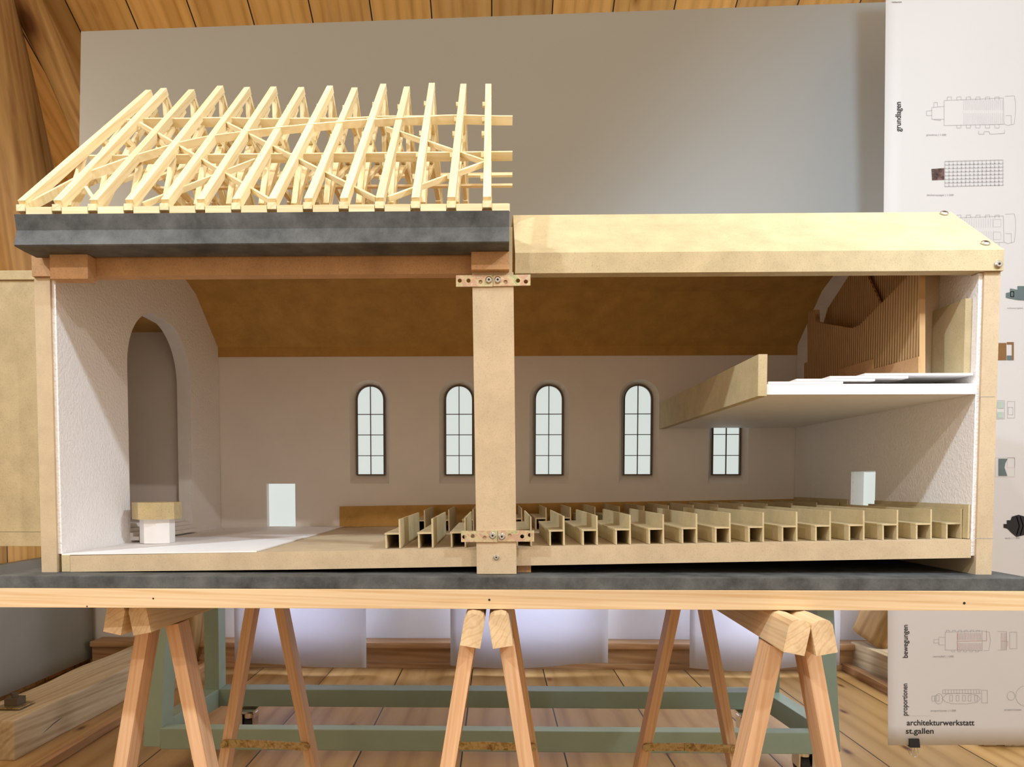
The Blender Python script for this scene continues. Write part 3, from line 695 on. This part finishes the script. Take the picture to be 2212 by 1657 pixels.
purlin(.554, 1.478, .0045, .014, NB); purlin(.436, 1.593, .0045, .014, NB); purlin(.329, 1.527, .010, .004, Vector((0, 0, 1)))
# blocking pieces and wall plate along the eaves
bar('wall_plate', (XF[0], YF+.012, ZF-.0045), (at(1098, 450, YF).x, YF+.012, ZF-.0045), .014, .009, BALSA, rf)
for i in range(14):
    a = XF[i]+.0072; b = (XF[i+1]-.0072) if i < 13 else at(1101, 450, YF).x
    bar('blocking_piece', (a, YF-.002, ZC+.0058), (b, YF-.002, ZC+.0058), .008, .0112, BALSA, rf)
    boxo('packer', XF[i]-.0062, XF[i]+.0062, YF+.0, YF+.012, ZC+.0003, ZC+.0055, MDFO, rf)
# wind braces lying on the front slope
nrm = Vector((0, -(ZR-ZF), (YR-YF))).normalized()
def onslope(px, py, off):
    d = ray(px, py); P0 = Vector((0, YF, ZF))+nrm*off; t = (P0-CAM).dot(nrm)/d.dot(nrm); return CAM+d*t
for (a, b, w) in (((304, 269), (586, 436), .005), ((491, 269), (812, 431), .005), ((836, 279), (1046, 351), .005), ((839, 430), (1046, 354), .005),
                  ((310, 443), (552, 348), .005), ((187, 408), (208, 439), .006)):
    bar('wind_brace', onslope(*a, -.006), onslope(*b, -.006), w*.8, .008, BALSA, rf, nrm)
cv = [(63, 447), (181, 384), (285, 346), (390, 315), (450, 302), (560, 287), (665, 276), (760, 268), (860, 262), (945, 258)]
P = [onslope(px, py, -.004) for px, py in cv]
t = MB()
for a, b in zip(P, P[1:]): t.bar(a, b, .0045, .012, nrm)
t.build('wind_brace', BALSA, rf, frame(P[0], P[-1]))

# ================================================================== poster
YP = .95
pa = at(1905, 300, YP); ptop = 2.42; pxl = pa.x; pxr = pxl+.95; zbot = at(1960, 1606, YP).z
m = MB(); nx, nz = 20, 40; pts = []
def pf_(x, z):
    v = max(0, (zbot+.45-z)/.45); u = (x-pxl)/.95
    return YP-.018*v*v*(1-u)**2
for i in range(nx+1):
    for j in range(nz+1):
        u, v = i/nx, j/nz; z = ptop+(zbot-ptop)*v; x = pxl+.95*u
        x += (.030*v+.022*math.sin(max(0, min(1, (v-.4)/.42))*PI/2)-.004*max(0, (v-.85)/.15)**2)*(1-u)**6
        pts.append((x, pf_(x, z), z))
m.poly(pts, [(i*(nz+1)+j, (i+1)*(nz+1)+j, (i+1)*(nz+1)+j+1, i*(nz+1)+j+1) for i in range(nx) for j in range(nz)])
po = m.build('poster', PAPER, smooth=True); md = po.modifiers.new('thick', 'SOLIDIFY'); md.thickness = .0006; md.offset = 1
tag(po, 'tall white paper poster printed with small church plans hanging at the right', 'poster')
def pp(px, py):
    y = YP
    for _ in range(3):
        p = at(px, py, y-.0012); y = pf_(p.x, p.z)
    return at(px, py, y-.0012)
def conform(bm):
    for v in bm.verts: v.co.y = pf_(v.co.x, v.co.z)-.0012
def inkobj(name, items, m, w=.0008):
    t = MB()
    for pl in items:
        closed = pl[-1] == 'c'; q = [pp(*p) for p in (pl[:-1] if closed else pl)]
        t.ink([(p.x, p.z) for p in q], YP, w, closed)
    conform(t.bm); return t.build(name, m, po, clean=False)
def fillobj(name, polys, m):
    t = MB()
    for pl in polys:
        q = [pp(*p) for p in pl]; t.poly([(p.x, YP, p.z) for p in q], [tuple(range(len(q)))])
    conform(t.bm); return t.build(name, m, po, clean=False)
def rect(x0, y0, x1, y1): return [(x0, y0), (x1, y0), (x1, y1), (x0, y1), 'c']
def shear(pl, cx, cy, k): return [p if p == 'c' else (p[0], p[1]+k*(p[0]-cx)) for p in pl]
def crop4(x, y): return (1800+x/2.762, y/2.762)
def churchplan(ox, oy, s, rows=True, benches=(780, 1010)):
    c = lambda x, y: (ox+(x-555)*s, oy+(y-570)*s)
    it = [[c(662, 600), c(1015, 585), c(1018, 742), c(662, 750), 'c'], [c(662, 635), c(588, 642), c(588, 712), c(662, 712)], [c(590, 660), c(556, 664), c(556, 690), c(590, 690)],
          [c(600, 640), c(600, 612), c(622, 612), c(622, 638)], [c(600, 714), c(640, 720), c(640, 712)], [c(1025, 575), c(1080, 572), c(1088, 610), c(1088, 670), c(1080, 740), c(1040, 750), c(1020, 740)], [c(1028, 690), c(1062, 690), c(1062, 745)]]
    for k in range(6):
        x = 680+k*57; it.append([c(x, 598), c(x, 580), c(x+25, 578), c(x+25, 596)]); 
        if k: it.append([c(x, 746), c(x, 764), c(x+25, 764), c(x+25, 745)])
    return it, c
it, c = churchplan(2001, 206, 1/2.762)
inkobj('printed_plan', it, GREYINK, .0006)
inkobj('printed_benches', [[c(x, 595), c(x, 658)] for x in range(780, 1012, 12)]+[[c(x, 675), c(x, 745)] for x in range(780, 1012, 12)], LGREY, .0007)
inkobj('printed_scale_bar', [[crop4(868, 780), crop4(868, 800), crop4(900, 800), crop4(900, 785), crop4(930, 785), crop4(935, 800), crop4(1022, 795), crop4(1022, 775)]], GREYINK, .0007)
g = []
for k in range(15): g.append([crop4(666+k*24.8, 962-k*.6), crop4(666+k*24.8, 1112-k*.4)])
for k in range(8): g.append([crop4(666, 962+k*21.4), crop4(1013, 953+k*21.6)])
inkobj('printed_ceiling_plan', g, LGREY, .0021)
fillobj('printed_picture', [[crop4(586, 1008), crop4(663, 1003), crop4(663, 1072), crop4(590, 1075)]], PHOTOINK)
it, c = churchplan(2001, 461, 1/2.762); inkobj('printed_plan', [p for k, p in enumerate(it) if k not in (1, 2, 3, 4)], GREYINK, .0006)
inkobj('printed_benches', [[c(x, 600), c(x, 655)] for x in range(672, 960, 14)]+[[c(x, 675), c(x, 745)] for x in range(760, 960, 14)]+[rect(*c(955, 605), *c(1000, 650)), rect(*c(955, 680), *c(1000, 725))], LGREY, .0006)
# right-hand column beside the end of the model
fillobj('printed_plan', [[(2173, 633), (2182, 631), (2182, 623), (2198, 626), (2198, 618), (2212, 618), (2230, 618), (2230, 650), (2198, 648), (2182, 645), (2173, 643)]], TEALINK)
inkobj('printed_marks', [rect(2183, 630, 2190, 641)], LGREY, .002)
fillobj('printed_elevation', [[(2154, 741), (2174, 741), (2174, 778), (2154, 778)], [(2175, 739), (2190, 739), (2190, 744), (2175, 744)], [(2186, 744), (2190, 744), (2190, 778), (2186, 778)]], BROWNINK)
fillobj('printed_elevation', [[(2175, 768), (2186, 768), (2186, 778), (2175, 778)]], TEALINK)
fillobj('printed_section', [[(2155, 867), (2168, 867), (2168, 882), (2155, 882)], [(2155, 890), (2168, 890), (2168, 903), (2155, 903)]], MINT)
inkobj('printed_section', [rect(2176, 867, 2192, 903), rect(2153, 865, 2170, 905), rect(2178, 880, 2188, 896)], GREYINK, .0006)
fillobj('printed_section', [[(2157, 991), (2177, 991), (2172, 1000), (2170, 1010), (2176, 1028), (2157, 1028)]], TEALINK)
inkobj('printed_section', [rect(2176, 989, 2192, 1010), rect(2150, 989, 2192, 1030)], LGREY, .0006)
q = [(2168+0, 1132), (2175, 1132), (2175, 1124), (2183, 1124), (2186, 1116), (2200, 1112), (2214, 1116), (2230, 1112), (2230, 1160), (2212, 1156), (2196, 1160), (2186, 1152), (2176, 1142), (2168, 1140)]
fillobj('printed_plan', [q], INK); inkobj('printed_marks', [[(2196, 1116), (2202, 1136), (2196, 1156)], [(2204, 1116), (2210, 1136), (2204, 1156)]], LGREY, .0025)
# lower plans
c6 = lambda x, y: (1700+x/3.625, 1200+y/3.625)
it = [[c6(1240, 600), c6(1530, 592), c6(1530, 745), c6(1240, 740), 'c'], [c6(1240, 640), c6(1190, 640), c6(1190, 700), c6(1240, 700)], [c6(1190, 655), c6(1150, 660), c6(1150, 685), c6(1190, 685)], [c6(1535, 590), c6(1585, 600), c6(1595, 670), c6(1580, 745), c6(1540, 745)]]
it += [[c6(x, 600), c6(x, 585), c6(x+22, 585), c6(x+22, 598)] for x in range(1250, 1520, 47)]+[[c6(x, 740), c6(x, 755), c6(x+22, 755), c6(x+22, 742)] for x in range(1290, 1520, 47)]
inkobj('printed_plan', [[c6(1650, 595), c6(1720, 595), c6(1720, 740), c6(1650, 740)], rect(*c6(1745, 600), *c6(1800, 730))], GREYINK, .0006)
inkobj('printed_plan', it, GREYINK, .0006)
inkobj('printed_benches', [[c6(x, 605), c6(x, 662)] for x in range(1340, 1530, 12)]+[[c6(x, 685), c6(x, 740)] for x in range(1340, 1530, 12)]+[[c6(x, 605), c6(x, 735)] for x in range(1680, 1722, 12)], PINKINK, .0012)
inkobj('printed_route', [[c6(1335, 672), c6(1565, 668), c6(1562, 585)], [c6(1335, 605), c6(1335, 740)], [c6(1680, 670), c6(1730, 672), c6(1730, 710)]], REDINK, .0008)
cir = lambda x, y, rx, ry, n=24: [c6(x+rx*math.cos(2*PI*k/n), y+ry*math.sin(2*PI*k/n)) for k in range(n)]+['c']
boat = [c6(1215, 1120), c6(1250, 1085), c6(1330, 1080), c6(1430, 1082), c6(1490, 1095), c6(1515, 1122), c6(1490, 1150), c6(1400, 1162), c6(1290, 1160), c6(1240, 1145), 'c']
inkobj('printed_plan', [boat, cir(1190, 1122, 32, 40), rect(*c6(1135, 1100), *c6(1160, 1140))]+[rect(*c6(x, 1095), *c6(x+22, 1140)) for x in (1170, 1275, 1325, 1375, 1420, 1470)]+[rect(*c6(1525, 1055), *c6(1570, 1155))], GREYINK, .0007)
inkobj('printed_plan', [cir(1755, 1100, 30, 34), cir(1870, 1100, 78, 80)], GREYINK, .0007)
inkobj('printed_benches', [[c6(x, 1052), c6(x, 1082)] for x in range(1220, 1520, 22)]+[[c6(1220, 1052), c6(1520, 1050)], [c6(1220, 1082), c6(1520, 1080)]], GREYINK, .0007)
inkobj('printed_rule', [[c6(945, 1256), c6(1130, 1256)]], LGREY, .0005)
def text(s, px, py, hpx, wpx, vert=False, m=INK, bold=.0, slope=0):
    cu = bpy.data.curves.new('lettering', 'FONT'); cu.body = s; cu.size = 1; cu.offset = bold
    o = bpy.data.objects.new('t', cu); C.objects.link(o)
    bpy.context.view_layer.update(); dg = bpy.context.evaluated_depsgraph_get()
    me = bpy.data.meshes.new_from_object(o.evaluated_get(dg)); bpy.data.objects.remove(o)
    xs = [v.co.x for v in me.vertices]; x0, x1 = min(xs), max(xs)
    t = MB(); t.bm.from_mesh(me); bpy.data.meshes.remove(me)
    for v in t.bm.verts:
        u = (v.co.x-x0)/(x1-x0)*wpx; h = v.co.y/0.7*hpx
        P_ = pp(px+u, py-h+slope*u) if not vert else pp(px-h, py-u)
        v.co = (P_.x, P_.y, P_.z)
    conform(t.bm); return t.build('lettering', m, po, clean=False)
text('architekturwerkstatt', 1959, 1567, 12, 146, bold=.012); text('st.gallen', 1957, 1585, 12, 60, bold=.012)
text('grundlagen', 1946, 284, 12, 64, True, bold=.01); text('bewegungen', 1961, 1421, 11, 71, True, bold=.01); text('proportionen', 1960, 1546, 11, 69, True, bold=.01)
text('grundriss | 1:200', 2001, 293, 4, 43, m=GREYINK); text('deckenspiegel | 1:200', 2002, 423, 4, 58, m=GREYINK)
text('normalfall | 1:200', 2016, 1420, 4, 44, m=GREYINK); text('proportionen | 1:200', 2011, 1537, 4, 54, m=GREYINK); text('proportionen', 2170, 1535, 4, 36, m=GREYINK)
text('schwarzplan', 2176, 667, 3.5, 34, m=GREYINK); text('taufe | 1:200', 2171, 1164, 3.5, 32, m=GREYINK)
text('restaurant', 1926, 6, 4, 22, m=INK); text('form', 1941, 478, 10, 26, m=INK, bold=.01)
cl = at(1981, 1604, YP-.03); yb_ = pf_(cl.x, zbot)
e = empty('binder_clip', (cl.x, yb_, zbot-.04)); tag(e, 'black binder clip on the bottom edge of the poster', 'clip')
MB().prism([(yb_-.009, zbot-.004), (yb_+.009, zbot-.004), (yb_+.003, zbot+.019), (yb_-.003, zbot+.019)], 'x', cl.x-.014, cl.x+.014).build('clip_body', BLACKP, e)
for s in (-1, 1): MB().tube([(cl.x-.006, yb_+s*.007, zbot-.003), (cl.x-.009, yb_+s*.009, zbot-.02), (cl.x-.004, yb_+s*.010, zbot-.030), (cl.x+.004, yb_+s*.010, zbot-.030), (cl.x+.009, yb_+s*.009, zbot-.02), (cl.x+.006, yb_+s*.007, zbot-.003)], .0009, 6).build('wire_handle', STEEL, e)
